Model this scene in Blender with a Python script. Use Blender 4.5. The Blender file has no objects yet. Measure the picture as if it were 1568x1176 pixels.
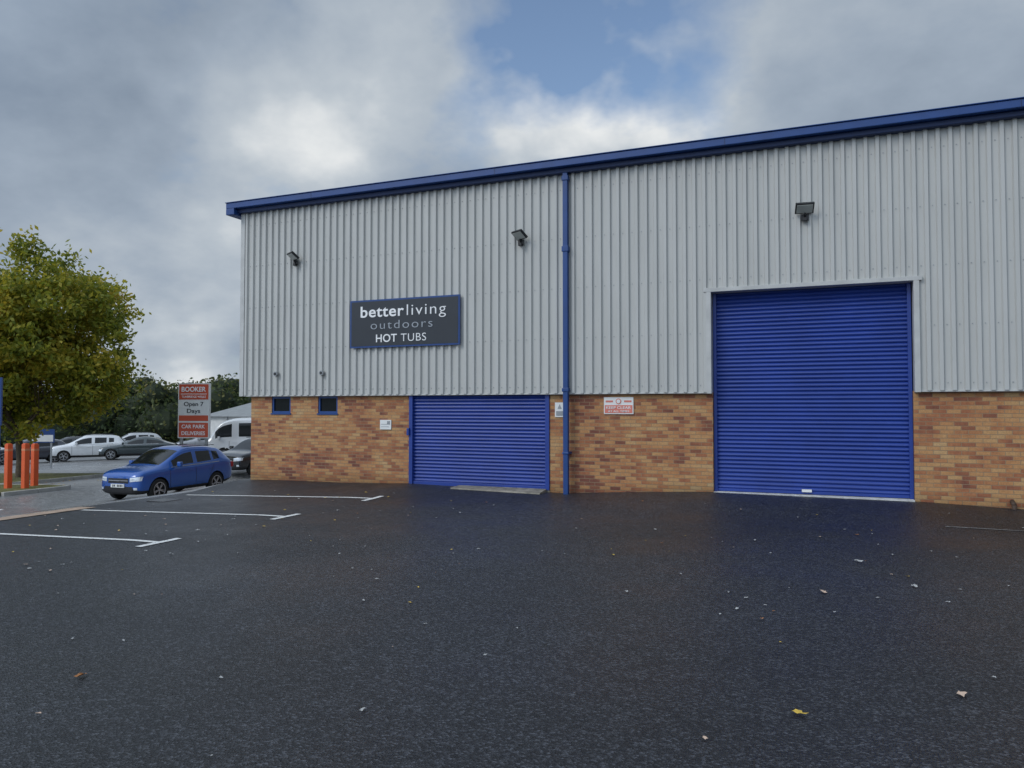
import bpy, math, random
import numpy as np
from mathutils import Vector, Matrix, noise
from mathutils.bvhtree import BVHTree
random.seed(7); rng=np.random.default_rng(7)
scene=bpy.context.scene
scene.view_settings.view_transform='Standard'; scene.view_settings.look='None'; scene.view_settings.exposure=0
COL=scene.collection

# ---------------------------------------------------------------- materials
def nodes(name):
    m=bpy.data.materials.new(name); m.use_nodes=True
    nt=m.node_tree; return m,nt,nt.nodes['Principled BSDF']
def N(nt,t,**k):
    n=nt.nodes.new(t)
    for a,b in k.items(): setattr(n,a,b)
    return n
def c4(c): return (c[0],c[1],c[2],1)
def ramp(nt,src,stops):
    r=N(nt,'ShaderNodeValToRGB'); e=r.color_ramp.elements
    e[0].position=stops[0][0]; e[0].color=c4(stops[0][1])
    e[1].position=stops[-1][0]; e[1].color=c4(stops[-1][1])
    for p,c in stops[1:-1]:
        x=e.new(p); x.color=c4(c)
    nt.links.new(src,r.inputs[0]); return r.outputs[0]
def noi(nt,vec,scale,detail=4,rough=.55):
    n=N(nt,'ShaderNodeTexNoise'); n.inputs['Scale'].default_value=scale
    n.inputs['Detail'].default_value=detail; n.inputs['Roughness'].default_value=rough
    if vec is not None: nt.links.new(vec,n.inputs['Vector'])
    return n.outputs['Fac']
def mat(name,col,rough=.5,metal=0,var=.12,vscale=3,bump=0,bscale=60,coat=0,spec=.5):
    m,nt,b=nodes(name)
    tc=N(nt,'ShaderNodeTexCoord').outputs['Object']
    f=noi(nt,tc,vscale,4)
    lo=[max(0,x*(1-var)) for x in col]; hi=[min(1,x*(1+var)) for x in col]
    nt.links.new(ramp(nt,f,[(.3,lo),(.7,hi)]),b.inputs['Base Color'])
    b.inputs['Roughness'].default_value=rough; b.inputs['Metallic'].default_value=metal
    b.inputs['Coat Weight'].default_value=coat; b.inputs['Coat Roughness'].default_value=.05
    b.inputs['Specular IOR Level'].default_value=spec
    if bump:
        bn=N(nt,'ShaderNodeBump'); bn.inputs['Strength'].default_value=bump; bn.inputs['Distance'].default_value=.01
        nt.links.new(noi(nt,tc,bscale,4),bn.inputs['Height']); nt.links.new(bn.outputs[0],b.inputs['Normal'])
    return m
def asphalt(name,dark,light,r0,r1,speck=140,patch=.25,spec=.5,bump=.5,lo=(.72,.72,.74),hi=(1.2,1.2,1.18)):
    m,nt,b=nodes(name); L=nt.links
    tc=N(nt,'ShaderNodeTexCoord').outputs['Object']
    vo=N(nt,'ShaderNodeTexVoronoi'); vo.inputs['Scale'].default_value=speck; L.new(tc,vo.inputs['Vector'])
    s=N(nt,'ShaderNodeSeparateColor'); L.new(vo.outputs['Color'],s.inputs[0])
    md=[a*.65+c*.35 for a,c in zip(dark,light)]
    col=ramp(nt,s.outputs[0],[(0,dark),(.6,md),(.86,light),(1,[c*1.8 for c in light])])
    big=noi(nt,tc,patch,5,.6)
    mx=N(nt,'ShaderNodeMix',data_type='RGBA',blend_type='MULTIPLY'); mx.inputs[0].default_value=1
    L.new(col,mx.inputs[6]); L.new(ramp(nt,big,[(.3,lo),(.7,hi)]),mx.inputs[7])
    m2=N(nt,'ShaderNodeMix',data_type='RGBA',blend_type='MULTIPLY'); m2.inputs[0].default_value=1
    L.new(mx.outputs[2],m2.inputs[6]); L.new(ramp(nt,noi(nt,tc,6,5,.7),[(.3,(.8,.8,.8)),(.7,(1.2,1.2,1.2))]),m2.inputs[7])
    L.new(m2.outputs[2],b.inputs['Base Color'])
    mr=N(nt,'ShaderNodeMapRange'); mr.inputs[1].default_value=.38; mr.inputs[2].default_value=.62
    mr.inputs[3].default_value=r0; mr.inputs[4].default_value=r1
    L.new(noi(nt,tc,.5,5,.65),mr.inputs[0]); L.new(mr.outputs[0],b.inputs['Roughness'])
    b.inputs['Specular IOR Level'].default_value=spec
    bn=N(nt,'ShaderNodeBump'); bn.inputs['Strength'].default_value=bump; bn.inputs['Distance'].default_value=.008
    L.new(vo.outputs['Distance'],bn.inputs['Height']); L.new(bn.outputs[0],b.inputs['Normal'])
    return m
def brickmat():
    m,nt,b=nodes('buff_brick'); L=nt.links
    tc=N(nt,'ShaderNodeTexCoord').outputs['Object']
    s=N(nt,'ShaderNodeSeparateXYZ'); L.new(tc,s.inputs[0])
    ad=N(nt,'ShaderNodeMath',operation='ADD'); L.new(s.outputs[0],ad.inputs[0]); L.new(s.outputs[1],ad.inputs[1])
    cb=N(nt,'ShaderNodeCombineXYZ'); L.new(ad.outputs[0],cb.inputs[0]); L.new(s.outputs[2],cb.inputs[1])
    bt=N(nt,'ShaderNodeTexBrick'); L.new(cb.outputs[0],bt.inputs['Vector'])
    bt.inputs['Scale'].default_value=1; bt.inputs['Brick Width'].default_value=.225; bt.inputs['Row Height'].default_value=.075
    bt.inputs['Mortar Size'].default_value=.006; bt.inputs['Mortar Smooth'].default_value=.3
    bt.inputs['Color1'].default_value=(0,0,0,1); bt.inputs['Color2'].default_value=(1,1,1,1); bt.inputs['Mortar'].default_value=(.5,.5,.5,1)
    sc=N(nt,'ShaderNodeSeparateColor'); L.new(bt.outputs['Color'],sc.inputs[0])
    a=N(nt,'ShaderNodeMath',operation='MULTIPLY_ADD'); a.inputs[1].default_value=.50; L.new(sc.outputs[0],a.inputs[0])
    nz=noi(nt,tc,.9,4,.65); mm=N(nt,'ShaderNodeMath',operation='MULTIPLY_ADD'); mm.inputs[1].default_value=1.35; mm.inputs[2].default_value=-.38
    L.new(nz,mm.inputs[0]); L.new(mm.outputs[0],a.inputs[2])
    col=ramp(nt,a.outputs[0],[(.05,(.53,.36,.185)),(.30,(.53,.30,.13)),(.50,(.49,.235,.095)),(.68,(.37,.14,.065)),(.88,(.20,.07,.045))])
    fine=ramp(nt,noi(nt,tc,45,5,.7),[(.3,(.72,.72,.72)),(.7,(1.12,1.12,1.12))])
    mx=N(nt,'ShaderNodeMix',data_type='RGBA',blend_type='MULTIPLY'); mx.inputs[0].default_value=1
    L.new(col,mx.inputs[6]); L.new(fine,mx.inputs[7])
    mo=N(nt,'ShaderNodeMix',data_type='RGBA'); L.new(bt.outputs['Fac'],mo.inputs[0]); L.new(mx.outputs[2],mo.inputs[6]); mo.inputs[7].default_value=(.29,.205,.125,1)
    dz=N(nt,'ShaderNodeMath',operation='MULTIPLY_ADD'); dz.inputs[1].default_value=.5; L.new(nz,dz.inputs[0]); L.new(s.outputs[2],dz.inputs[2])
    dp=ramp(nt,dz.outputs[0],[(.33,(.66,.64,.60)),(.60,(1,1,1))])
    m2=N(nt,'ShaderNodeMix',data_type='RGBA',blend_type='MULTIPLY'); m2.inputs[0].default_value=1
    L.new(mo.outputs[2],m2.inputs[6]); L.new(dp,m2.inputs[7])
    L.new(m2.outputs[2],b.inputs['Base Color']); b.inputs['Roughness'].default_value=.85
    bn=N(nt,'ShaderNodeBump'); bn.invert=True; bn.inputs['Strength'].default_value=.6; bn.inputs['Distance'].default_value=.008
    L.new(bt.outputs['Fac'],bn.inputs['Height']); L.new(bn.outputs[0],b.inputs['Normal'])
    return m
def cladmat():
    m,nt,b=nodes('grey_cladding'); L=nt.links
    tc=N(nt,'ShaderNodeTexCoord').outputs['Object']
    mp=N(nt,'ShaderNodeMapping'); mp.inputs['Scale'].default_value=(2.2,2.2,.5); L.new(tc,mp.inputs[0])
    st=ramp(nt,noi(nt,mp.outputs[0],1,5,.6),[(.3,(.475,.475,.452)),(.7,(.53,.53,.508))])
    L.new(st,b.inputs['Base Color']); b.inputs['Roughness'].default_value=.5
    return m
def leafmat(name,cols,nscale=.5,tl=.3):
    m,nt,b=nodes(name); L=nt.links
    g=N(nt,'ShaderNodeNewGeometry').outputs['Random Per Island']
    tc=N(nt,'ShaderNodeTexCoord').outputs['Object']
    mm=N(nt,'ShaderNodeMath',operation='MULTIPLY'); mm.inputs[1].default_value=.5; L.new(g,mm.inputs[0])
    n2=N(nt,'ShaderNodeMath',operation='MULTIPLY_ADD'); n2.inputs[1].default_value=1.3; n2.inputs[2].default_value=-.4; L.new(noi(nt,tc,nscale,3),n2.inputs[0])
    ad=N(nt,'ShaderNodeMath',operation='ADD'); L.new(mm.outputs[0],ad.inputs[0]); L.new(n2.outputs[0],ad.inputs[1])
    st=[(i/(len(cols)-1),c) for i,c in enumerate(cols)]
    r=ramp(nt,ad.outputs[0],st); L.new(r,b.inputs['Base Color'])
    b.inputs['Roughness'].default_value=.6
    tr=N(nt,'ShaderNodeBsdfTranslucent'); L.new(r,tr.inputs[0])
    mix=N(nt,'ShaderNodeMixShader'); mix.inputs[0].default_value=tl
    out=[n for n in nt.nodes if n.type=='OUTPUT_MATERIAL'][0]
    L.new(b.outputs[0],mix.inputs[1]); L.new(tr.outputs[0],mix.inputs[2]); L.new(mix.outputs[0],out.inputs[0])
    return m

M_brick=brickmat(); M_clad=cladmat()
M_flash=mat('grey_flashing',(.50,.50,.485),.45)
M_blue=mat('blue_trim',(.012,.055,.21),.42,var=.1)
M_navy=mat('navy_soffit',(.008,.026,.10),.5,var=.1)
M_door=mat('blue_shutter',(.017,.048,.265),.38,var=.12,vscale=1.5)
M_black=mat('black_plastic',(.015,.015,.017),.5)
M_dark=mat('light_blocker_dark',(.02,.02,.022),.8)
M_glass=mat('window_glass',(.010,.012,.014),.07,var=.05)
M_grey=mat('grey_metal',(.32,.33,.34),.4,metal=.6)
M_white=mat('white_panel',(.78,.78,.76),.45,var=.04)
M_conc=mat('concrete',(.22,.20,.165),.8,var=.4,vscale=6,bump=.5)
M_roof=mat('roof_sheet',(.3,.3,.3),.6)
M_signd=mat('sign_charcoal',(.022,.028,.038),.5,var=.06)
M_txt=mat('letter_white',(.88,.88,.88),.5,var=.02)
M_txtg=mat('letter_grey',(.36,.39,.43),.5,var=.02)
M_red=mat('sign_red',(.60,.10,.05),.45,var=.05)
M_orange=mat('orange_paint',(.75,.12,.03),.45,var=.08)
M_lens=mat('lamp_glass',(.42,.43,.40),.2)

# ---------------------------------------------------------------- mesh builder
class MB:
    def __init__(s): s.v=[];s.f=[];s.m=[]
    def face(s,pts,mi=0):
        n=len(s.v); s.v+= [tuple(p) for p in pts]; s.f.append(tuple(range(n,n+len(pts)))); s.m.append(mi)
    def box(s,x0,x1,y0,y1,z0,z1,mi=0,M=None):
        n=len(s.v); P=[(x0,y0,z0),(x1,y0,z0),(x1,y1,z0),(x0,y1,z0),(x0,y0,z1),(x1,y0,z1),(x1,y1,z1),(x0,y1,z1)]
        if M is not None: P=[tuple(M@Vector(p)) for p in P]
        s.v+=P
        for q in [(0,3,2,1),(4,5,6,7),(0,1,5,4),(1,2,6,5),(2,3,7,6),(3,0,4,7)]:
            s.f.append(tuple(n+i for i in q)); s.m.append(mi)
    def cyl(s,p0,p1,r0,r1=None,n=12,mi=0,caps=True):
        r1=r0 if r1 is None else r1
        p0=Vector(p0);p1=Vector(p1);d=(p1-p0).normalized()
        a=d.orthogonal().normalized(); b=d.cross(a); k=len(s.v)
        for p,r in((p0,r0),(p1,r1)):
            for i in range(n):
                t=2*math.pi*i/n; s.v.append(tuple(p+a*(r*math.cos(t))+b*(r*math.sin(t))))
        for i in range(n):
            j=(i+1)%n; s.f.append((k+i,k+j,k+n+j,k+n+i)); s.m.append(mi)
        if caps:
            s.f.append(tuple(k+n-1-i for i in range(n))); s.m.append(mi)
            s.f.append(tuple(k+n+i for i in range(n))); s.m.append(mi)
    def lathe(s,c,prof,n=28,mi=0):
        k=len(s.v)
        for r,y in prof:
            for i in range(n):
                t=2*math.pi*i/n; s.v.append((c[0]+r*math.cos(t),c[1]+y,c[2]+r*math.sin(t)))
        for a in range(len(prof)-1):
            for i in range(n):
                j=(i+1)%n; s.f.append((k+a*n+i,k+a*n+j,k+(a+1)*n+j,k+(a+1)*n+i)); s.m.append(mi)
    def build(s,name,mats,parent=None,loc=(0,0,0),rot=0,smooth=False,bevel=0):
        me=bpy.data.meshes.new(name); me.from_pydata(s.v,[],s.f)
        for m in mats: me.materials.append(m)
        me.polygons.foreach_set('material_index',s.m)
        if smooth: me.polygons.foreach_set('use_smooth',[True]*len(s.f))
        me.update(); o=bpy.data.objects.new(name,me); COL.objects.link(o)
        o.location=loc; o.rotation_euler[2]=rot
        if parent: o.parent=parent
        if bevel:
            b=o.modifiers.new('bev','BEVEL'); b.width=bevel; b.segments=2; b.limit_method='ANGLE'
        return o
def root(name,loc=(0,0,0),rot=0):
    e=bpy.data.objects.new(name,None); e.location=loc; e.rotation_euler[2]=rot; e.empty_display_size=.3; COL.objects.link(e); return e
def text(s,x0,x1,z,cap,y,m,parent,name,weight=0,spacing=1):
    cu=bpy.data.curves.new(name,'FONT'); cu.body=s; cu.size=1; cu.extrude=.004; cu.offset=weight; cu.space_character=spacing
    o=bpy.data.objects.new(name,cu); COL.objects.link(o)
    bpy.context.view_layer.update()
    dg=bpy.context.evaluated_depsgraph_get(); me=bpy.data.meshes.new_from_object(o.evaluated_get(dg))
    bpy.data.objects.remove(o)
    xs=[v.co.x for v in me.vertices]; a,b=min(xs),max(xs); sx=(x1-x0)/(b-a); sz=cap/.70
    for v in me.vertices:
        X,Y,Z=v.co; v.co=(x0+(X-a)*sx, y-Z, z+Y*sz)
    me.materials.clear(); me.materials.append(m)
    for p in me.polygons: p.material_index=0
    o=bpy.data.objects.new(name,me); COL.objects.link(o); o.parent=parent
    return o

# ---------------------------------------------------------------- terrain height
def ss(a,b,x):
    t=min(1,max(0,(x-a)/(b-a))); return t*t*(3-2*t)
WU=[-1,0,3,5,6.4,9,10,12,15.7,17.4,40]; WZ=[0,0,.05,.10,.07,.03,.10,.195,.175,.11,.1]
def H(u,v):
    z=-.03*min(5,max(0,5-u)) - .67*ss(0.3,-6,u) - .034*min(40,max(0,-10-u)) - .22*ss(0,-4.8,u)*(1-ss(-7.0,-9.0,u))
    if u>-1: z+= float(np.interp(u,WU,WZ))*ss(-2.6,0,v) + .15*ss(-1,0,u)*ss(-1.8,0,v)*ss(5,0,u)
    return z
def lines():
    a=set(np.round(np.arange(-14,20.01,.5),3)); a|=set(np.round(np.arange(-60,61,4.),3)); a|=set([-1500,-1000,-600,-350,-200,-120,-80,80,120,200,350,600,1000,1500])
    return a
UL=sorted(lines()|{-.1,.3,-9.2,-9.05,-13.0}); VL=sorted(lines()|{-.3,-.15,2.2,7.0,.1,2.05})
def sheet(name,u0,u1,v0,v1,off,m,skirt=0):
    us=[u for u in UL if u0-1e-6<=u<=u1+1e-6]; vs=[v for v in VL if v0-1e-6<=v<=v1+1e-6]
    mb=MB(); nu=len(us)
    for v in vs:
        for u in us: mb.v.append((u,v,H(u,v)+off))
    for j in range(len(vs)-1):
        for i in range(nu-1):
            mb.f.append((j*nu+i,j*nu+i+1,(j+1)*nu+i+1,(j+1)*nu+i)); mb.m.append(0)
    if skirt:
        def edge(pts):
            for p,q in zip(pts,pts[1:]):
                mb.face([(p[0],p[1],H(*p)+off),(q[0],q[1],H(*q)+off),(q[0],q[1],H(*q)+off-skirt),(p[0],p[1],H(*p)+off-skirt)])
        edge([(u,vs[0]) for u in us]); edge([(us[-1],v) for v in vs]); edge([(u,vs[-1]) for u in us]); edge([(us[0],v) for v in vs])
    return mb.build(name,[m],smooth=not skirt)
M_grassfar=mat('grass_ground',(.055,.075,.025),.9,var=.4,vscale=.3,bump=.6,bscale=8)
M_grass=mat('leafy_grass',(.12,.115,.03),.9,var=.6,vscale=6,bump=1,bscale=40)
M_fore=asphalt('new_tarmac',(.005,.0055,.007),(.044,.047,.054),.36,.52,speck=66,patch=.14,bump=1.0,spec=.45,lo=(.60,.57,.53),hi=(1.3,1.34,1.42))
M_road=asphalt('wet_old_asphalt',(.17,.17,.17),(.27,.27,.268),.22,.45,speck=50,patch=.3,bump=.25)
M_edge=mat('worn_concrete_edging',(.36,.26,.19),.7,var=.35,vscale=4,bump=.5)
M_kerb=mat('kerb_stone',(.36,.35,.32),.75,var=.2,vscale=3)
def linemat():
    m,nt,b=nodes('road_paint'); L=nt.links
    tc=N(nt,'ShaderNodeTexCoord').outputs['Object']
    L.new(ramp(nt,noi(nt,tc,22,6,.75),[(.35,(.10,.10,.10)),(.44,(.74,.74,.72)),(1,(.82,.82,.8))]),b.inputs['Base Color'])
    b.inputs['Roughness'].default_value=.55; return m
M_line=linemat()
sheet('ground',-1500,1500,-1500,1500,0,M_grassfar)
sheet('access_road',-60,-.1,-60,60,.004,M_road)
sheet('forecourt_tarmac',-.1,40,-60,.5,.008,M_fore)
def strip(mb,p,q,w,off,mi=0,step=.25):
    p=Vector(p);q=Vector(q);d=q-p;L=d.length;n=max(1,int(L/step));d.normalize();s=Vector((-d.y,d.x))*w/2
    for i in range(n):
        a=p+d*(L*i/n);b=p+d*(L*(i+1)/n)
        c=[a-s,b-s,b+s,a+s]
        mb.face([(k.x,k.y,H(k.x,k.y)+off) for k in c],mi)
mb=MB(); strip(mb,(.2,-60),(.2,-4.6),.5,.020,step=.5)
mb.build('edging_strip',[M_edge])
mb=MB()
for v,ul in((-2.2,.45),(-4.95,.55),(-7.65,.6),(-10.3,.6),(-13,.6)):
    strip(mb,(ul,v-.05),(5.42,v),.095,.016); strip(mb,(5.48,v-.36),(5.48,v+.36),.11,.016)
mb.build('bay_markings',[M_line])
mb=MB(); strip(mb,(15.9,-2.0),(24,-2.05),.05,.016); mb.build('faded_marking',[mat('faded_paint',(.14,.14,.14),.6,var=.6,vscale=12)])
mb=MB(); strip(mb,(-7.5,-6),(-7.5,-1.2),.1,.012); strip(mb,(-4.2,-2.6),(-1.0,-2.4),.1,.012); strip(mb,(-22,12.5),(-12,12.5),.1,.012)
mb.build('road_marking',[M_line])
sheet('grass_island',-24,-9.2,-.15,2.05,.12,M_grass,skirt=.1)
sheet('grass_verge',-24,-13.0,2.2,7.0,.12,M_grass,skirt=.1)
mb=MB()
def kerb(p,q,w=.15):
    p=Vector(p);q=Vector(q);d=q-p;L=d.length;n=max(1,int(L/.9));d.normalize();s=Vector((-d.y,d.x))*w/2
    for i in range(n):
        a=p+d*(L*i/n+.006);b=p+d*(L*(i+1)/n-.006)
        c=[a-s,b-s,b+s,a+s]; k=len(mb.v)
        mb.v+=[(x.x,x.y,H(x.x,x.y)-.05) for x in c]+[(x.x,x.y,H(x.x,x.y)+.13) for x in c]
        for f in [(4,5,6,7),(0,1,5,4),(1,2,6,5),(2,3,7,6),(3,0,4,7)]: mb.f.append(tuple(k+i2 for i2 in f)); mb.m.append(0)
kerb((-24,-.225),(-9.2,-.225)); kerb((-9.125,-.15),(-9.125,2.05)); kerb((-13,2.125),(-9.2,2.125)); kerb((-12.92,2.25),(-12.92,7.0))
mb.build('island_kerb',[M_kerb],bevel=.015)
mb=MB(); 
dz=H(.9,-3.3)+.014
mb.box(.65,1.15,-3.55,-3.05,dz-.03,dz+.006,0)
for i in range(6): mb.box(.69+i*.072,.72+i*.072,-3.51,-3.09,dz+.006,dz+.012,1)
mb.build('drain_cover',[M_black,M_grey])

# ---------------------------------------------------------------- warehouse
W=root('warehouse')
UR=34; ZC=7.11
mb=MB()
def wall(u0,u1,z0,z1): mb.box(u0,u1,.08,.35,z0,z1,0)
zb=-.3; zt=2.215
wall(.26,.93,zb,zt); wall(.93,1.53,zb,1.76); wall(1.53,2.38,zb,zt); wall(2.38,2.97,zb,1.76); wall(2.97,5.03,zb,zt)
wall(8.57,12.08,zb,zt); wall(15.70,UR,zb,zt)
mb.box(.26,.53,.35,40,-1.2,zt,0)
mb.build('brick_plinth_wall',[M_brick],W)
mb=MB()
PITCH=.2; DP=.05
def prof(u0,u1,P=PITCH,D=DP):
    pts=[];k=math.floor(u0/P)-1
    base=[(0,0),(.105,0),(.122,-D),(.183,-D)]
    while k*P<u1+P:
        for a,d in base: pts.append((k*P+a,d))
        k+=1
    out=[]
    for (a,da),(b,db) in zip(pts,pts[1:]):
        if b<=u0 or a>=u1: continue
        aa=max(a,u0);bb=min(b,u1)
        f=lambda x:da+(db-da)*(x-a)/(b-a)
        if not out: out.append((aa,f(aa)))
        out.append((bb,f(bb)))
    return out
def clad(u0,u1,z0,z1,o=0):
    p=prof(u0,u1)
    for (a,da),(b,db) in zip(p,p[1:]): mb.face([(a,da-o,z0),(b,db-o,z0),(b,db-o,z1),(a,da-o,z1)])
for (u0,u1,z0) in ((.1,12.03,2.22),(12.03,15.77,4.30),(15.77,UR,2.22)):
    clad(u0,u1,z0,ZC)
mb.build('ribbed_cladding',[M_clad],W)
mb=MB()
mb.box(-.03,.1,-.055,.12,2.2,ZC); mb.box(-.03,.0,.12,40,2.2,ZC)
mb.box(.1,12.03,-.03,.079,2.195,2.219); mb.box(15.77,UR,-.03,.079,2.195,2.219)
mb.box(11.98,12.075,-.062,.30,2.19,4.25); mb.box(15.715,15.81,-.062,.30,2.19,4.25); mb.box(11.93,15.86,-.065,.30,4.25,4.33)
mb.build('flashings',[M_flash],W,bevel=.004)
mb=MB()
k=0
while k*PITCH<UR-.2:
    u=k*PITCH+.052
    for z in (2.36,3.42,4.52,5.62,6.7):
        if u<.15 or (11.9<u<15.9 and z<4.4): continue
        if 3.4<u<6.5 and 3.3<z<4.6: continue
        mb.box(u-.008,u+.008,-.012,0,z-.008,z+.008)
    k+=1
mb.build('cladding_fixings',[M_grey],W)
mb=MB()
mb.box(-.32,UR,-.30,.0,7.135,7.28); mb.box(-.34,UR,-.325,.02,7.283,7.305)
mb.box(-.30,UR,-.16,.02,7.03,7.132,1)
mb.box(-.32,-.05,-.30,40,6.97,7.134); mb.box(-.32,-.05,.0,40,7.137,7.28)
mb.build('eaves_fascia',[M_blue,M_navy],W,bevel=.012)
mb=MB()
for i in range(7): mb.box(2.4+i*5-.006,2.4+i*5+.006,-.304,-.301,7.137,7.279)
mb.build('fascia_joints',[M_navy],W)
mb=MB()
mb.face([(-.3,.02,7.29),(UR,.02,7.29),(UR,20,8.9),(-.3,20,8.9)]); mb.face([(-.3,20,8.9),(UR,20,8.9),(UR,40,7.29),(-.3,40,7.29)])
mb.face([(-.02,.1,7),(-.02,40,7),(-.02,20,8.88)]); mb.face([(UR,.1,-.3),(UR,40,-.3),(UR,40,7.2),(UR,20,8.88),(UR,.1,7.2)]); mb.face([(0,40,-2),(UR,40,-2),(UR,40,7.29),(0,40,7.29)])
mb.build('roof',[M_roof],W)
mb=MB(); mb.box(.6,UR-.1,.5,.55,-.3,7.0); mb.build('light_blocker',[M_dark],W)  # unseen dark panel added behind the facade to block light
mb=MB()
for a,b in((.93,1.53),(2.38,2.97)):
    z0,z1=1.765,2.19
    mb.box(a,b,.10,.17,z0,z0+.05); mb.box(a,b,.10,.17,z1-.05,z1); mb.box(a,a+.05,.10,.17,z0+.05,z1-.05); mb.box(b-.05,b,.10,.17,z0+.05,z1-.05)
    mb.box(a+.05,b-.05,.135,.145,z0+.05,z1-.05,1)
    mb.box(a-.02,b+.02,.055,.16,z0-.035,z0-.002,0)
mb.build('windows',[M_blue,M_glass],W)
def shutter(name,u0,u1,z0,z1,y):
    mb=MB(); P=.082; z=z0; rows=[]
    while z<z1:
        for t,d in((0,0.004),(.07,-.002),(.16,-.017),(.40,-.026),(.66,-.020),(.88,-.004)):
            if z+t*P<z1: rows.append((z+t*P,y+d))
        z+=P
    rows.append((z1,y))
    for (a,da),(b,db) in zip(rows,rows[1:]): mb.face([(u0,da,a),(u1,da,a),(u1,db,b),(u0,db,b)])
    return mb.build(name,[M_door],W)
shutter('small_roller_shutter',5.12,8.49,.16,2.19,.125)
shutter('large_roller_shutter',12.14,15.64,.26,4.26,.27)
mb=MB()
mb.box(5.035,5.13,.03,.14,.07,2.19); mb.box(8.47,8.565,.05,.14,.09,2.19); mb.box(5.13,8.47,.07,.13,.085,.17)
mb.box(5.0,5.06,-.02,.03,1.25,1.42)
mb.box(12.085,12.15,.18,.32,.2,4.25); mb.box(15.63,15.695,.18,.32,.2,4.25); mb.box(12.15,15.63,.22,.29,.215,.27)
mb.build('shutter_guides',[M_door],W,bevel=.004)
mb=MB(); mb.box(12.09,15.69,.0,.4,.0,.206); mb.build('door_threshold',[mat('pale_threshold',(.55,.55,.53),.7,var=.3,vscale=8)],W)
mb=MB(); mb.box(13.75,13.93,.17,.22,.26,.31); mb.build('shutter_handle',[M_white],W)
mb=MB()
mb.v+=[(6.35,-.42,.03),(8.5,-.42,.02),(8.5,.07,.02),(6.35,.07,.02),(6.35,-.36,.10),(8.5,-.36,.07),(8.5,.07,.115),(6.35,.07,.115)]
for q in [(4,5,6,7),(0,1,5,4),(1,2,6,5),(3,0,4,7)]: mb.f.append(q); mb.m.append(0)
mb.box(5.03,8.57,.06,.4,-.2,.084,0)
mb.build('concrete_ramp',[M_conc],W)
mb=MB()
mb.box(8.955,9.065,-.16,-.05,.03,7.03); 
mb.box(8.935,9.085,-.175,-.04,5.30,5.42); mb.box(8.935,9.085,-.175,-.04,2.25,2.33); mb.box(8.935,9.085,-.175,-.04,6.86,6.96); mb.box(8.94,9.08,-.17,.08,.9,.95)
mb.build('downpipe',[M_blue],W,bevel=.01)
mb=MB()
for u in(1.18,2.6):
    mb.cyl((u,-.03,2.77),(u,-.11,2.77),.06,n=16); mb.cyl((u,-.111,2.77),(u,-.118,2.77),.035,n=12,mi=1)
mb.build('flue_vents',[M_grey,M_black],W)

# ---------------------------------------------------------------- things on the wall
def floodlight(u,z,yaw):
    r=root('floodlight',(u,0,z)); m=MB()
    m.box(-.07,.07,-.085,-.051,-.15,-.02,0)
    m.cyl((0,-.08,-.08),(0,-.15,-.02),.02,n=8)
    m.build('bracket',[M_black],r,bevel=.006)
    m=MB(); Mx=Matrix.Translation((0,-.20,.05))@Matrix.Rotation(math.radians(yaw),4,'Z')@Matrix.Rotation(math.radians(-38),4,'X')
    m.box(-.17,.17,-.12,.12,.0,.05,0,Mx); m.box(-.145,.145,-.095,.095,-.012,-.001,1,Mx); m.box(-.09,.09,-.07,.07,.051,.08,0,Mx)
    m.build('lamp_head',[M_black,M_lens],r,bevel=.008)
    m=MB(); m.box(-.03,.04,-.15,-.086,-.17,-.10,0); m.build('sensor',[M_black],r,bevel=.01)
floodlight(1.77,5.68,-30); floodlight(7.95,5.68,-30); floodlight(13.87,5.68,8)
s=root('company_sign',(0,-.05,0)); m=MB()
m.box(3.45,6.44,-.05,-.005,3.36,4.52,0); m.box(3.49,6.40,-.056,-.051,3.40,4.48,1)
m.build('sign_board',[M_blue,M_signd],s)
ys=-.062
text('better',3.76,4.97,4.10,.265,ys,M_txt,s,'lettering',.016,1.08); text('living',5.05,6.09,4.10,.265,ys,M_txt,s,'lettering',-.008,1.15)
text('outdoors',4.05,5.74,3.80,.205,ys,M_txtg,s,'lettering',-.010,1.2)
text('HOT',4.2,4.78,3.485,.185,ys,M_txt,s,'lettering',.012,1.05); text('TUBS',4.89,5.57,3.485,.185,ys,M_txt,s,'lettering',-.008,1.1)
s=root('warning_sign',(9.81,.075,1.77)); m=MB()
m.box(0,.64,-.02,0,0,.36,0); m.box(.02,.62,-.024,-.021,.02,.19,1); m.cyl((.32,-.021,.27),(.32,-.028,.27),.06,n=20,mi=1);m.cyl((.32,-.029,.27),(.32,-.031,.27),.042,n=20,mi=0); m.box(.04,.2,-.024,-.021,.25,.29,1); m.box(.44,.6,-.024,-.021,.25,.29,1)
m.build('sign_plate',[M_white,mat('pale_red',(.66,.2,.15),.5)],s)
text('KEEP CLEAR',.05,.59,.11,.055,-.026,M_white,s,'lettering',.01); text('AT ALL TIMES',.09,.55,.04,.04,-.026,M_white,s,'lettering',.01)
s=root('notice_plate',(4.22,.075,1.38)); m=MB(); m.box(0,.31,-.02,0,0,.23,0); m.box(.03,.2,-.024,-.021,.12,.13,1); m.box(.03,.26,-.024,-.021,.06,.07,1); m.box(.2,.28,-.024,-.021,.12,.2,1)
m.build('plate',[M_white,M_grey],s)
s=root('notice_plate',(8.70,.075,1.70)); m=MB(); m.box(0,.22,-.02,0,0,.32,0); m.face([(.06,-.024,.18),(.16,-.024,.18),(.11,-.024,.28)],1); m.box(.03,.19,-.024,-.021,.03,.13,1)
m.build('plate',[M_white,M_grey],s)
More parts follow.
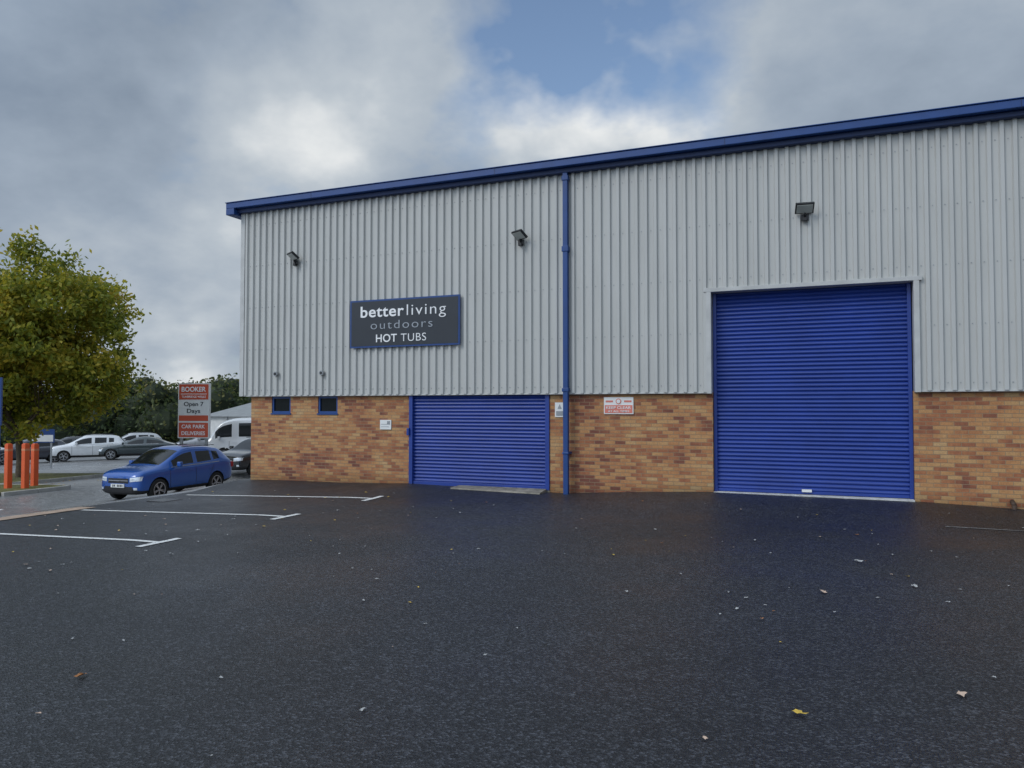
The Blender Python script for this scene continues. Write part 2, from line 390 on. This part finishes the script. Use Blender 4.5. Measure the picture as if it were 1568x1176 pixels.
m=MB(); m.cyl((17.22,-.06,.0),(17.22,-.06,.20),.04,n=12); m.cyl((17.22,-.06,.20),(17.22,.1,.25),.04,n=12); m.build('drain_pipe',[mat('rusty_pipe',(.06,.035,.022),.7)],smooth=True)

# ---------------------------------------------------------------- vehicles
M_tyre=mat('tyre_rubber',(.012,.012,.012),.8); M_alloy=mat('alloy',(.5,.5,.52),.25,metal=.9)
M_lamp=mat('headlamp',(.7,.74,.78),.08,metal=.3,coat=1); M_tail=mat('tail_lamp',(.35,.01,.01),.2)
M_plate=mat('number_plate',(.8,.8,.76),.4,var=.02)
def paint(name,c): return mat(name,c,.25,metal=.15,coat=1,var=.03)
SUV=[(0.0,.52,.33,.50,.72,.78,.30,''),(.04,.74,.26,.50,.80,.87,.45,''),(.18,.85,.22,.55,.88,.98,.55,''),(.6,.885,.22,.6,.94,1.04,.6,''),(1.0,.89,.22,.62,.98,1.09,.62,'W'),
 (1.38,.89,.22,.62,.99,1.34,.66,'WS'),(1.78,.89,.22,.62,1.00,1.58,.63,'S'),(2.20,.89,.22,.62,1.01,1.64,.61,'S'),(2.30,.89,.22,.62,1.01,1.645,.61,''),(2.37,.89,.22,.62,1.01,1.65,.61,'S'),
 (3.05,.89,.22,.62,1.05,1.64,.60,'S'),(3.13,.89,.22,.62,1.06,1.63,.60,''),(3.21,.89,.22,.62,1.07,1.62,.59,'S'),(3.55,.88,.24,.64,1.12,1.58,.57,''),(3.88,.87,.27,.66,1.13,1.51,.55,'R'),(4.14,.84,.32,.66,1.08,1.16,.58,''),(4.24,.78,.36,.66,.95,1.02,.5,''),(4.28,.62,.42,.66,.85,.9,.4,'')]
HATCH=[(x,w,zb,zm,b*.95,t*.91,wr,f) for x,w,zb,zm,b,t,wr,f in SUV]
SALOON=[(0.0,.50,.33,.45,.60,.64,.30,''),(.06,.72,.24,.45,.66,.71,.45,''),(.25,.84,.2,.5,.72,.80,.55,''),(.7,.885,.2,.55,.80,.89,.6,''),(1.3,.89,.2,.58,.88,.96,.62,'W'),
 (1.7,.89,.2,.58,.90,1.18,.66,'WS'),(2.15,.89,.2,.58,.91,1.38,.58,'S'),(2.55,.89,.2,.58,.92,1.42,.57,'S'),(2.63,.89,.2,.58,.92,1.42,.57,''),(2.70,.89,.2,.58,.92,1.42,.57,'S'),(3.35,.89,.2,.6,.94,1.36,.56,'RS'),(3.8,.88,.22,.6,.96,1.10,.62,''),(4.2,.86,.26,.6,.93,1.0,.6,''),(4.45,.78,.3,.6,.86,.93,.5,''),(4.5,.6,.36,.6,.78,.84,.4,'')]
VAN=[(0.0,.72,.38,.6,.88,.95,.5,''),(.06,.92,.30,.6,1.0,1.10,.65,''),(.25,.99,.28,.65,1.12,1.26,.84,'W'),(.55,1.0,.28,.65,1.14,1.75,.88,'WS'),(.85,1.0,.28,.65,1.15,2.12,.88,'S'),(1.45,1.0,.28,.65,1.15,2.26,.88,''),(1.55,1.0,.28,.65,1.15,2.28,.88,'S'),
 (2.6,1.0,.28,.65,1.15,2.30,.88,''),(2.72,1.0,.28,.65,1.15,2.30,.88,'S'),(3.8,1.0,.28,.65,1.15,2.30,.88,''),(3.92,1.0,.28,.65,1.15,2.30,.88,'S'),(5.4,.99,.3,.65,1.15,2.28,.88,''),(5.7,.97,.34,.65,1.15,2.26,.86,''),(5.78,.9,.4,.65,1.1,2.15,.8,'')]
def vehicle(name,st,color,loc,rot,wb,wr_=.33,plate=True,van=False,sc=1,lights=True):
    P=paint('body_paint',color); L=st[-1][0]; mats=[P,M_glass,M_black]
    me=MB(); R=[]
    for x,w,zb,zm,belt,top,wr,fl in st:
        cab = top-belt>.16
        if cab:
            h=[(0,zb),(w*.84,zb),(w*.98,zb+.13),(w,zm),(w*.975,belt-.05),(w*.93,belt+.01),(wr+.07,top-.11),(wr,top-.035),(wr*.62,top),(0,top+.015)]
        else:
            d=top-belt
            h=[(0,zb),(w*.84,zb),(w*.98,zb+.13),(w,zm),(w*.975,belt-.05),(w*.92,belt+d*.35),(w*.80,belt+d*.72),(w*.68,top-.012),(w*.4,top),(0,top+.01)]
        ring=[(x-L/2,y,z) for y,z in h]+[(x-L/2,-y,z) for y,z in h[-2:0:-1]]
        R.append(len(me.v)); me.v+=ring
    n=18
    for j in range(len(st)-1):
        fl=st[j][7]
        for k in range(n):
            kk=k if k<9 else 17-k
            mi=0
            if kk<=1: mi=2
            if kk==5 and 'S' in fl: mi=1
            if kk in(7,8) and ('W' in fl or 'R' in fl): mi=1
            a=R[j]+k;b=R[j]+(k+1)%n;c=R[j+1]+(k+1)%n;d=R[j+1]+k
            me.f.append((a,d,c,b)); me.m.append(mi)
    me.f.append(tuple(R[0]+i for i in range(n))); me.m.append(0)
    me.f.append(tuple(R[-1]+n-1-i for i in range(n))); me.m.append(0)
    rt=root(name,loc,rot); rt.scale=(sc,sc,sc)
    o=me.build('body',mats)
    sb=o.modifiers.new('s','SUBSURF'); sb.levels=2; sb.render_levels=2
    xf=.78-L/2 if not van else 1.0-L/2; xr=xf+wb
    cs=[]
    for x in (xf,xr):
        c=MB(); c.cyl((x,-1.3,wr_),(x,1.3,wr_),wr_+.055,n=32,mi=2); co=c.build('cut',mats); cs.append(co)
        bo=o.modifiers.new('b','BOOLEAN'); bo.object=co; bo.operation='DIFFERENCE'; bo.solver='EXACT'
    bpy.context.view_layer.update(); dg=bpy.context.evaluated_depsgraph_get()
    nm=bpy.data.meshes.new_from_object(o.evaluated_get(dg)); o.modifiers.clear(); o.data=nm
    for c in cs: bpy.data.objects.remove(c)
    for p in nm.polygons: p.use_smooth=True
    try: nm.set_sharp_from_angle(angle=math.radians(40))
    except Exception as e: print(e)
    o.parent=rt
    bvh=BVHTree.FromPolygons([v.co for v in nm.vertices],[p.vertices for p in nm.polygons])
    for x in(xf,xr):
        for sgn in(-1,1):
            yo=sgn*(st[6][1]-.015); w=MB()
            T=lambda pr:[(r,sgn*y) for r,y in pr]
            w.lathe((x,yo,wr_),T([(wr_*.66,-.20),(wr_*.96,-.20),(wr_,-.17),(wr_,-.03),(wr_*.95,0),(wr_*.70,0),(wr_*.67,-.02)]),mi=0)
            w.lathe((x,yo,wr_),T([(wr_*.70,.002),(wr_*.66,-.012),(wr_*.63,-.06),(.001,-.08)]),mi=2)
            w.lathe((x,yo,wr_),T([(wr_*.70,.003),(wr_*.63,.003),(wr_*.62,-.03)]),mi=1)
            w.lathe((x,yo,wr_),T([(.001,-.005),(.05,-.01),(.06,-.04)]),n=12,mi=1)
            for s5 in range(5):
                a=s5*2*math.pi/5+.3
                for da in(-.13,.13):
                    Mx=Matrix.Translation((x,yo,wr_))@Matrix.Rotation(a+da,4,'Y')
                    y0,y1=sorted((sgn*-.045,sgn*-.012)); w.box(.03,wr_*.66,y0,y1,-.013,.013,1,Mx)
            w.build('wheel',[M_tyre,M_alloy,M_black],rt,smooth=False)
    sm=MB()
    def side(x,z,sg):
        h=bvh.ray_cast(Vector((x,sg*2,z)),Vector((0,-sg,0)))
        return (h[0]+h[1]*.004,h[1]) if h[0] else (None,None)
    def seam(pts,wd,mi=0):
        for sg in(1,-1):
            for (x0,z0),(x1,z1) in zip(pts,pts[1:]):
                K=8
                for i in range(K):
                    a=(x0+(x1-x0)*i/K,z0+(z1-z0)*i/K);b=(x0+(x1-x0)*(i+1)/K,z0+(z1-z0)*(i+1)/K)
                    dx,dz=b[0]-a[0],b[1]-a[1];l=math.hypot(dx,dz);px,pz=-dz/l*wd/2,dx/l*wd/2
                    q=[side(a[0]-px,a[1]-pz,sg)[0],side(b[0]-px,b[1]-pz,sg)[0],side(b[0]+px,b[1]+pz,sg)[0],side(a[0]+px,a[1]+pz,sg)[0]]
                    if all(t is not None for t in q): sm.face(q,mi)
    H0=-L/2
    if not van:
        bl=st[8][4]
        seam([(1.22+H0,.34),(1.22+H0,bl-.05)],.014); seam([(2.36+H0,.34),(2.36+H0,bl-.03)],.014); seam([(3.0+H0,.62),(3.22+H0,bl-.02)],.014)
        seam([(1.22+H0,.36),(3.0+H0,.36)],.012); seam([(1.3+H0,bl+.005),(3.5+H0,bl+.06)],.02,1)
    else:
        for xx in(1.25,2.3,3.6): seam([(xx+H0,.4),(xx+H0,1.1)],.016)
    sm.build('door_seams',[M_black,M_grey],rt)
    d=MB(); mz=st[6][4]
    for sg in(1,-1):
        for hx in((2.12,3.05) if not van else (1.5,)):
            h=side(hx+H0,mz-.12,sg)[0]
            if h: d.box(h.x-.08,h.x+.08,h.y-.012,h.y+.012,h.z-.014,h.z+.014,0)
    d.build('door_handles',[P],rt,bevel=.005)
    d=MB()
    for sg in(1,-1):
        mx=(1.48 if not van else .75)+H0; y0,y1=sorted((sg*.93,sg*1.08)); d.box(mx-.06,mx+.06,y0,y1,mz+.03,mz+.19,0)
        y0,y1=sorted((sg*.84,sg*.96)); d.box(mx-.02,mx+.04,y0,y1,mz+.03,mz+.08,1)
    d.build('mirrors',[P,M_black],rt,bevel=.03)
    f=MB(); z1=st[1][4]
    def fr(y,z,off=.006):
        h=bvh.ray_cast(Vector((-L,y,z)),Vector((1,0,0)));  return h[0]+Vector((-off,0,0)) if h[0] else None
    def patch(y0,y1,za,zb_,mi,off=.008,slant=0,nn=8):
        for i in range(nn):
            for j in range(3):
                q=[]
                for (a,b) in((i,j),(i+1,j),(i+1,j+1),(i,j+1)):
                    y=y0+(y1-y0)*a/nn; z=za+(zb_-za)*b/3+slant*abs(y)
                    q.append(fr(y,z,off))
                if all(t is not None for t in q) and max(t.x for t in q)-min(t.x for t in q)<.3: f.face(q,mi)
    patch(-.40,.40,z1-.20,z1-.05,0); patch(-.56,.56,.32,.50,0); patch(-.38,.38,z1-.13,z1-.105,1,.014)
    if lights:
        for sg in(1,-1):
            patch(sg*.46,sg*.80,z1-.20,z1-.07,2,.01,.10); patch(sg*.60,sg*.71,.40,.47,2,.012)
    f.build('front_panels',[M_black,M_alloy,M_lamp],rt)
    if plate:
        q=MB(); q.box(H0-.035,H0+.03,-.26,.26,z1-.33,z1-.22,0); q.build('front_plate',[M_plate],rt)
        q=MB()
        for i in range(7):
            if i==4: continue
            yy=-.21+i*.06; q.box(H0-.038,H0-.036,yy,yy+.035,z1-.31,z1-.24,0)
        q.build('plate_characters',[M_black],rt)
    q=MB(); e=L/2
    for sg in(1,-1):
        y0,y1=sorted((sg*.62,sg*.84)); q.box(e-.16,e-.03,y0,y1,st[-3][4]-.26,st[-3][4]-.06,0)
    q.build('tail_lamps',[M_tail],rt,bevel=.03)
    if not van and st is not SALOON:
        q=MB()
        for sg in(1,-1):
            q.cyl((1.95+H0,sg*.62,st[7][5]-.0),(3.5+H0,sg*.58,st[10][5]-.0),.014,n=8)
        q.build('roof_rails',[M_black],rt)
    return rt
R90=math.radians(90)
vehicle('parked_suv',SUV,(.005,.08,.36),(-6.15,3.5,H(-6.2,3.6)+.006),R90+math.radians(3),2.56,.35)
vehicle('parked_hatchback',HATCH,(.02,.022,.026),(-8.3,10.4,H(-8.3,10.4)+.006),R90,2.56,.32)
vehicle('minibus',VAN,(.72,.73,.74),(-13.2,16.4,H(-13,16)+.006),math.radians(33),3.4,.36,van=True)
for nm,st,colr,uv,ro in (('parked_suv',SUV,(.75,.76,.77),(-29.3,18.8),48),('parked_saloon',SALOON,(.03,.045,.05),(-26.6,20.2),40),('parked_hatchback',HATCH,(.04,.045,.06),(-31.4,16.3),62),('parked_saloon',SALOON,(.7,.7,.7),(-32.9,13.6),62),('parked_saloon',SALOON,(.22,.23,.25),(-35.6,11.2),62),('parked_hatchback',HATCH,(.35,.36,.38),(-26.0,25.5),50),('parked_hatchback',HATCH,(.05,.05,.055),(-38,24),55),('parked_suv',SUV,(.6,.61,.62),(-35.0,27.0),55)):
    vehicle(nm,st,colr,(uv[0],uv[1],H(*uv)+.006),math.radians(ro),2.6,.33)

# ---------------------------------------------------------------- street furniture
def bollard(u,v,h):
    m=MB(); z=H(u,v)+.12
    m.box(-.085,.085,-.085,.085,-.1,h,0); m.box(-.065,.065,-.065,.065,h,h+.03,0); m.box(-.088,.088,-.088,.088,h-.22,h-.14,1)
    m.build('safety_bollard',[M_orange,mat('reflective_band',(.7,.25,.12),.4)],loc=(u,v,z),bevel=.012)
bollard(-9.75,1.0,1.42); bollard(-10.35,.85,1.42); bollard(-10.3,1.7,1.38)
s=root('totem_sign',(-12.9,11.2,H(-12.9,11.2)),math.radians(12)); m=MB()
m.box(-.80,.80,-.06,.06,1.40,3.96,0); m.box(-.7,-.58,-.05,.05,0,1.4,2); m.box(.58,.7,-.05,.05,0,1.4,2)
m.box(-.75,.75,-.068,-.061,3.20,3.91,1); m.box(-.75,.75,-.068,-.061,2.20,2.46,1); m.box(-.75,.75,-.068,-.061,1.45,2.12,1)
m.build('sign_panel',[M_white,M_red,M_grey],s)
m=MB(); m.box(-.66,.66,-.072,-.069,3.44,3.47,0); m.build('rule',[M_white],s)
text('BOOKER',-.62,.62,3.57,.22,-.07,M_txt,s,'lettering',.02); text('TUNBRIDGE WELLS',-.62,.62,3.28,.10,-.07,M_txt,s,'lettering',.01)
text('Open 7',-.5,.5,2.90,.19,-.064,M_signd,s,'lettering',.01); text('Days',-.34,.34,2.58,.19,-.064,M_signd,s,'lettering',.01)
text('CAR PARK',-.6,.6,1.86,.17,-.07,M_txt,s,'lettering',.015); text('DELIVERIES',-.6,.6,1.55,.17,-.07,M_txt,s,'lettering',.015)
s=root('estate_sign',(-8.25,-1.15,H(-8.1,-1.)),math.radians(30)); m=MB()
m.box(-1.3,.33,-.04,.04,2.3,3.7,0); m.box(.2,.30,-.05,.03,0,2.3,0); m.box(-1.2,-1.1,-.05,.03,0,2.3,0); m.box(-1.2,-.1,-.046,-.041,2.6,3.5,1)
m.build('sign_board',[M_blue,M_white],s)
s=root('direction_sign',(-23.6,11.6,H(-23.6,11.6)),math.radians(35)); m=MB()
m.box(-.6,.5,-.03,.03,1.35,2.05,0); m.box(-.55,.45,-.036,-.031,1.4,1.75,1); m.box(-.5,-.42,-.03,.03,0,1.35,2); m.box(.32,.4,-.03,.03,0,1.35,2)
m.build('sign_board',[M_blue,M_white,M_grey],s)
s=root('distant_unit',(-23.6,24.4,-1.45),math.radians(-6)); m=MB()
m.box(-1.5,24,0,14,-.6,2.75,0); m.face([(-2,-.3,2.75),(24.5,-.3,2.75),(24.5,7,4.3),(-2,7,4.3)],1); m.face([(-2,7,4.3),(24.5,7,4.3),(24.5,14.3,2.75),(-2,14.3,2.75)],1)
for i in range(14): m.box(-1.4+i*1.8,-1.32+i*1.8,-.05,-.001,0,2.75,2)
m.face([(-1.5,0,2.75),(-1.5,14,2.75),(-1.5,7,4.25)],0)
m.build('shed',[mat('pale_boarding',(.66,.66,.64),.6),mat('grey_roof',(.26,.27,.27),.7),M_grey],s)

# ---------------------------------------------------------------- trees
def leaves(mb,cs,sizes,mi=0):
    for c,sz in zip(cs,sizes):
        a=Vector(rng.normal(size=3)).normalized(); b=a.orthogonal().normalized(); q=Matrix.Rotation(rng.random()*6.28,3,a)@b; w=a.cross(q)
        c=Vector(c); mb.face([c-q*sz,c+w*sz*.55,c+q*sz,c-w*sz*.55],mi)
bark=mat('bark',(.10,.075,.05),.9,var=.4,vscale=8,bump=1,bscale=30)
def tree(name,u,v,cz,rx,rz,ncl,nl,lm,lsz,cl_r=(.45,.85)):
    z0=H(u,v); r=root(name,(u,v,z0)); m=MB()
    def limb(p,d,l,rad,dep):
        q=p; steps=4
        for i in range(steps):
            d=(d+Vector(rng.normal(size=3))*.13+Vector((0,0,.05))).normalized(); q2=q+d*l/steps; r2=rad*(1-.14)
            m.cyl(q,q2,rad,r2,n=8,caps=False); q=q2; rad=r2
            if dep>0 and i>=1:
                for _ in range(2 if dep<3 else 3):
                    a=rng.random()*6.28; s=Vector((math.cos(a),math.sin(a),.55)).normalized()
                    limb(q,(d*.45+s).normalized(),l*.56,rad*.55,dep-1)
    limb(Vector((0,0,-.1)),Vector((0,0,1)),(cz-z0)*.68,.17,3)
    m.build('trunk',[bark],r,smooth=True)
    m=MB(); cc=Vector((0,0,cz-z0))
    for i in range(ncl):
        d=Vector(rng.normal(size=3)).normalized(); f=noise.noise(d*1.9+Vector((u,v,0)))*.26+.95
        k=rng.random()**.42*f; c=cc+Vector((d.x*rx*k,d.y*rx*k,d.z*rz*k*(1 if d.z>0 else .98)))
        cr=rng.uniform(*cl_r)
        pts=rng.normal(size=(nl,3))*cr*np.array([.50,.50,.34])+np.array(c)
        leaves(m,pts,rng.uniform(lsz*.6,lsz*1.2,nl))
    m.build('foliage',[lm],r)
L_aut=leafmat('autumn_leaves',[(.08,.115,.018),(.17,.21,.025),(.33,.33,.035),(.54,.43,.045),(.58,.37,.045)],tl=.5)
L_far=leafmat('hedge_leaves',[(.026,.045,.016),(.05,.08,.026),(.09,.12,.035),(.17,.16,.045),(.24,.18,.05)],.22,tl=.35)
tree('autumn_tree',-15.7,4.9,4.45,4.2,3.85,370,165,L_aut,.11,(.4,.8))
m=MB(); cam2=Vector((14.1,-15.6,0))
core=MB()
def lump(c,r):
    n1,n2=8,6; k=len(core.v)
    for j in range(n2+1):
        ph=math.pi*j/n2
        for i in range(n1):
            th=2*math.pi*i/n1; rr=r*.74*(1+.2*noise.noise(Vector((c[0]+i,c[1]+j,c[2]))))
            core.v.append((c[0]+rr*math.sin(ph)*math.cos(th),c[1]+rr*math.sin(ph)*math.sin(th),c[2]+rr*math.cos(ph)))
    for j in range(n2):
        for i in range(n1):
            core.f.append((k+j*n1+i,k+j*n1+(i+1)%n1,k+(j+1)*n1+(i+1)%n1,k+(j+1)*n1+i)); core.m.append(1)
for ang in np.arange(28,80,1.15):
    for row in range(2):
        a=math.radians(ang+rng.uniform(-.5,.5)+.5*row); Rr=84+row*7+rng.uniform(-2,2)
        p=cam2+Vector((-math.sin(a),math.cos(a),0))*Rr
        hz=H(p.x,p.y); hgt=rng.uniform(4.5,6.0)+row*.8
        if 42.5<ang<49.5: hgt+=1.5
        elif ang<42.5: hgt+=.7
        rr=rng.uniform(1.7,2.6)
        for q in range(5):
            c=(p.x+rng.uniform(-1.4,1.4),p.y+rng.uniform(-1.4,1.4),hz+max(1.2,(hgt-rr)*(.25+.19*q)))
            r2=rr*(1 if q<4 else .8); lump(c,r2)
            nl=190; dd=rng.normal(size=(nl,3)); dd/=np.linalg.norm(dd,axis=1)[:,None]
            leaves(m,np.array(c)+dd*r2*rng.uniform(.72,1.18,(nl,1)),rng.uniform(.14,.30,nl))
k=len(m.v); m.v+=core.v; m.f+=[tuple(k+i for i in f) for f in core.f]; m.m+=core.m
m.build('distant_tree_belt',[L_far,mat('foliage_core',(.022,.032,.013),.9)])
m=MB(); na=160
prevs=None
for i in range(na+1):
    a=2*math.pi*i/na; prof_=[]
    for R,hh in((330,-2.5),(420,.35),(520,1.),(700,.6)):
        n=noise.noise(Vector((math.cos(a)*2.2,math.sin(a)*2.2,3)))
        n2=noise.noise(Vector((math.cos(a)*14,math.sin(a)*14,1)))
        z=-2.5 if hh<0 else hh*(14+8*n+2.0*n2)
        prof_.append((14-math.sin(a)*R,-15+math.cos(a)*R,z))
    if prevs:
        for x in range(3): m.face([prevs[x],prof_[x],prof_[x+1],prevs[x+1]])
    prevs=prof_
m.build('hills',[mat('wooded_hill',(.08,.10,.085),.95,var=.4,vscale=.06)])

# fallen leaves
m=MB()
def fleaf(u,v,s,mi):
    a=rng.random()*6.28; z=H(u,v)+.018; n=7; pts=[]
    for i in range(n*2):
        t=2*math.pi*i/(n*2); rr=s*(.5 if i%2 else .34)*(1+.25*math.cos(t)); rr*=(1 if abs(math.sin(t))<.5 else .8)
        x,y=rr*math.cos(t),rr*math.sin(t)*.75
        pts.append((u+x*math.cos(a)-y*math.sin(a),v+x*math.sin(a)+y*math.cos(a),z+.35*abs(y)+rng.uniform(0,.15)*s))
    m.face(pts,mi)
fleaf(13.95,-10.58,.11,0); fleaf(14.94,-9.84,.11,1); fleaf(9.26,-11.79,.10,2); fleaf(14.1,-7.2,.11,1); fleaf(15.0,-6.6,.11,3); fleaf(14.5,-5.4,.12,3)
for i in range(170):
    u=rng.uniform(5,19); v=rng.uniform(-13,-1.0); fleaf(u,v,rng.uniform(.02,.06),int(rng.choice([0,1,2,3,3,3,3,3,3])))
for i in range(70):
    u=rng.uniform(.3,6); v=rng.uniform(-11,-1.0); fleaf(u,v,rng.uniform(.04,.08),int(rng.choice([0,1,3,3,3])))
for i in range(200):
    fl=rng.uniform(-18,-9.3); v=rng.uniform(-1.5,5); fleaf(fl,v,rng.uniform(.08,.14),int(rng.choice([0,0,2]))); 
m.build('fallen_leaves',[mat('leaf_yellow',(.62,.42,.06),.5),mat('leaf_pale',(.55,.40,.30),.5),mat('leaf_brown',(.38,.16,.05),.6),mat('leaf_grey',(.42,.42,.41),.4)])

# ---------------------------------------------------------------- sky and light
SAZ,SEL=215,38
w=bpy.data.worlds.new('World'); scene.world=w; w.use_nodes=True; nt=w.node_tree; L=nt.links
for n in list(nt.nodes): nt.nodes.remove(n)
out=N(nt,'ShaderNodeOutputWorld'); gen=N(nt,'ShaderNodeTexCoord').outputs['Generated']
sky=N(nt,'ShaderNodeTexSky'); sky.sky_type='NISHITA'; sky.sun_disc=False; sky.sun_elevation=math.radians(SEL); sky.sun_rotation=math.radians(SAZ)
bg1=N(nt,'ShaderNodeBackground'); bg1.inputs[1].default_value=.15; L.new(sky.outputs[0],bg1.inputs[0])
def mth(op,a,b=None,c=None,clamp=False):
    n=N(nt,'ShaderNodeMath',operation=op); n.use_clamp=clamp
    for i,x in enumerate((a,b,c)):
        if x is None: continue
        if isinstance(x,(int,float)): n.inputs[i].default_value=x
        else: L.new(x,n.inputs[i])
    return n.outputs[0]
wn=N(nt,'ShaderNodeTexNoise'); wn.inputs['Scale'].default_value=7; wn.inputs['Detail'].default_value=4; L.new(gen,wn.inputs['Vector'])
w1=N(nt,'ShaderNodeVectorMath',operation='SUBTRACT'); L.new(wn.outputs['Color'],w1.inputs[0]); w1.inputs[1].default_value=(.5,.5,.5)
w2=N(nt,'ShaderNodeVectorMath',operation='SCALE'); L.new(w1.outputs[0],w2.inputs[0]); w2.inputs['Scale'].default_value=.30
w3=N(nt,'ShaderNodeVectorMath',operation='ADD'); L.new(w2.outputs[0],w3.inputs[0]); L.new(gen,w3.inputs[1])
w4=N(nt,'ShaderNodeVectorMath',operation='NORMALIZE'); L.new(w3.outputs[0],w4.inputs[0]); wgen=w4.outputs[0]
def blob(d,k,src=None):
    n=N(nt,'ShaderNodeVectorMath',operation='DOT_PRODUCT'); L.new(src or wgen,n.inputs[0]); n.inputs[1].default_value=Vector(d).normalized()
    return mth('POWER',mth('MAXIMUM',n.outputs['Value'],0.0),k)
sp=N(nt,'ShaderNodeSeparateXYZ'); L.new(gen,sp.inputs[0])
den=mth('ADD',mth('MAXIMUM',sp.outputs[2],0.0),.38)
cb=N(nt,'ShaderNodeCombineXYZ'); L.new(mth('DIVIDE',sp.outputs[0],den),cb.inputs[0]); L.new(mth('DIVIDE',sp.outputs[1],den),cb.inputs[1]); cb.inputs[2].default_value=3.1
n1=noi(nt,cb.outputs[0],1.5,4,.5); n2=noi(nt,cb.outputs[0],4.5,5,.58)
b=mth('MULTIPLY_ADD',n1,.95,-.22); b=mth('ADD',b,mth('MULTIPLY_ADD',n2,.60,-.25))
b=mth('ADD',b,mth('MULTIPLY',blob((-.602,.733,.318),130),.46))
b=mth('ADD',b,mth('MULTIPLY',blob((-.20,.911,.35),130),.50))
b=mth('ADD',b,mth('MULTIPLY',blob((-.331,.84,.385),200),.30))
b=mth('ADD',b,mth('MULTIPLY',blob((-.70,.70,.01),160),.60))
b=mth('SUBTRACT',b,mth('MULTIPLY',blob((-.80,.55,.26),30),.10))
cl=ramp(nt,b,[(0,(.19,.245,.325)),(.35,(.33,.395,.48)),(.65,(.50,.555,.61)),(1,(.90,.91,.90))])
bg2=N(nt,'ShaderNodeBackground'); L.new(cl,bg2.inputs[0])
L.new(mth('MULTIPLY_ADD',blob((-.35,-.75,.6),1.3,gen),2.1,1.0),bg2.inputs[1])  # extra unseen cloud brightness added behind the camera to light the facade
gap=mth('ADD',mth('MULTIPLY',blob((-.315,.84,.44),190),1.05),mth('MULTIPLY',blob((-.20,.86,.49),110),.85))
gap=mth('MULTIPLY',mth('SUBTRACT',gap,mth('MULTIPLY_ADD',n2,1.7,-.64)),1.1,clamp=True)
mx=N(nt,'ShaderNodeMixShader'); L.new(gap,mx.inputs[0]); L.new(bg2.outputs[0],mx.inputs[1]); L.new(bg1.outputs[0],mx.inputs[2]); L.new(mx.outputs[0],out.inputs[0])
sd=bpy.data.lights.new('sun','SUN'); sd.energy=1.0; sd.angle=math.radians(20); sd.color=(1,.96,.9)
so=bpy.data.objects.new('sun',sd); COL.objects.link(so)
dirn=Vector((math.sin(math.radians(SAZ))*math.cos(math.radians(SEL)),math.cos(math.radians(SAZ))*math.cos(math.radians(SEL)),math.sin(math.radians(SEL))))
so.rotation_euler=dirn.to_track_quat('Z','Y').to_euler()

# ---------------------------------------------------------------- camera
cd=bpy.data.cameras.new('camera'); cam=bpy.data.objects.new('camera',cd); COL.objects.link(cam)
cd.sensor_width=36; cd.lens=1150/1568*36; cd.clip_end=4000; cd.clip_start=.05
cam.location=(14.1,-15.6,1.91)
cam.rotation_euler=(math.radians(90+1.79),0,math.radians(22.3))
scene.camera=cam
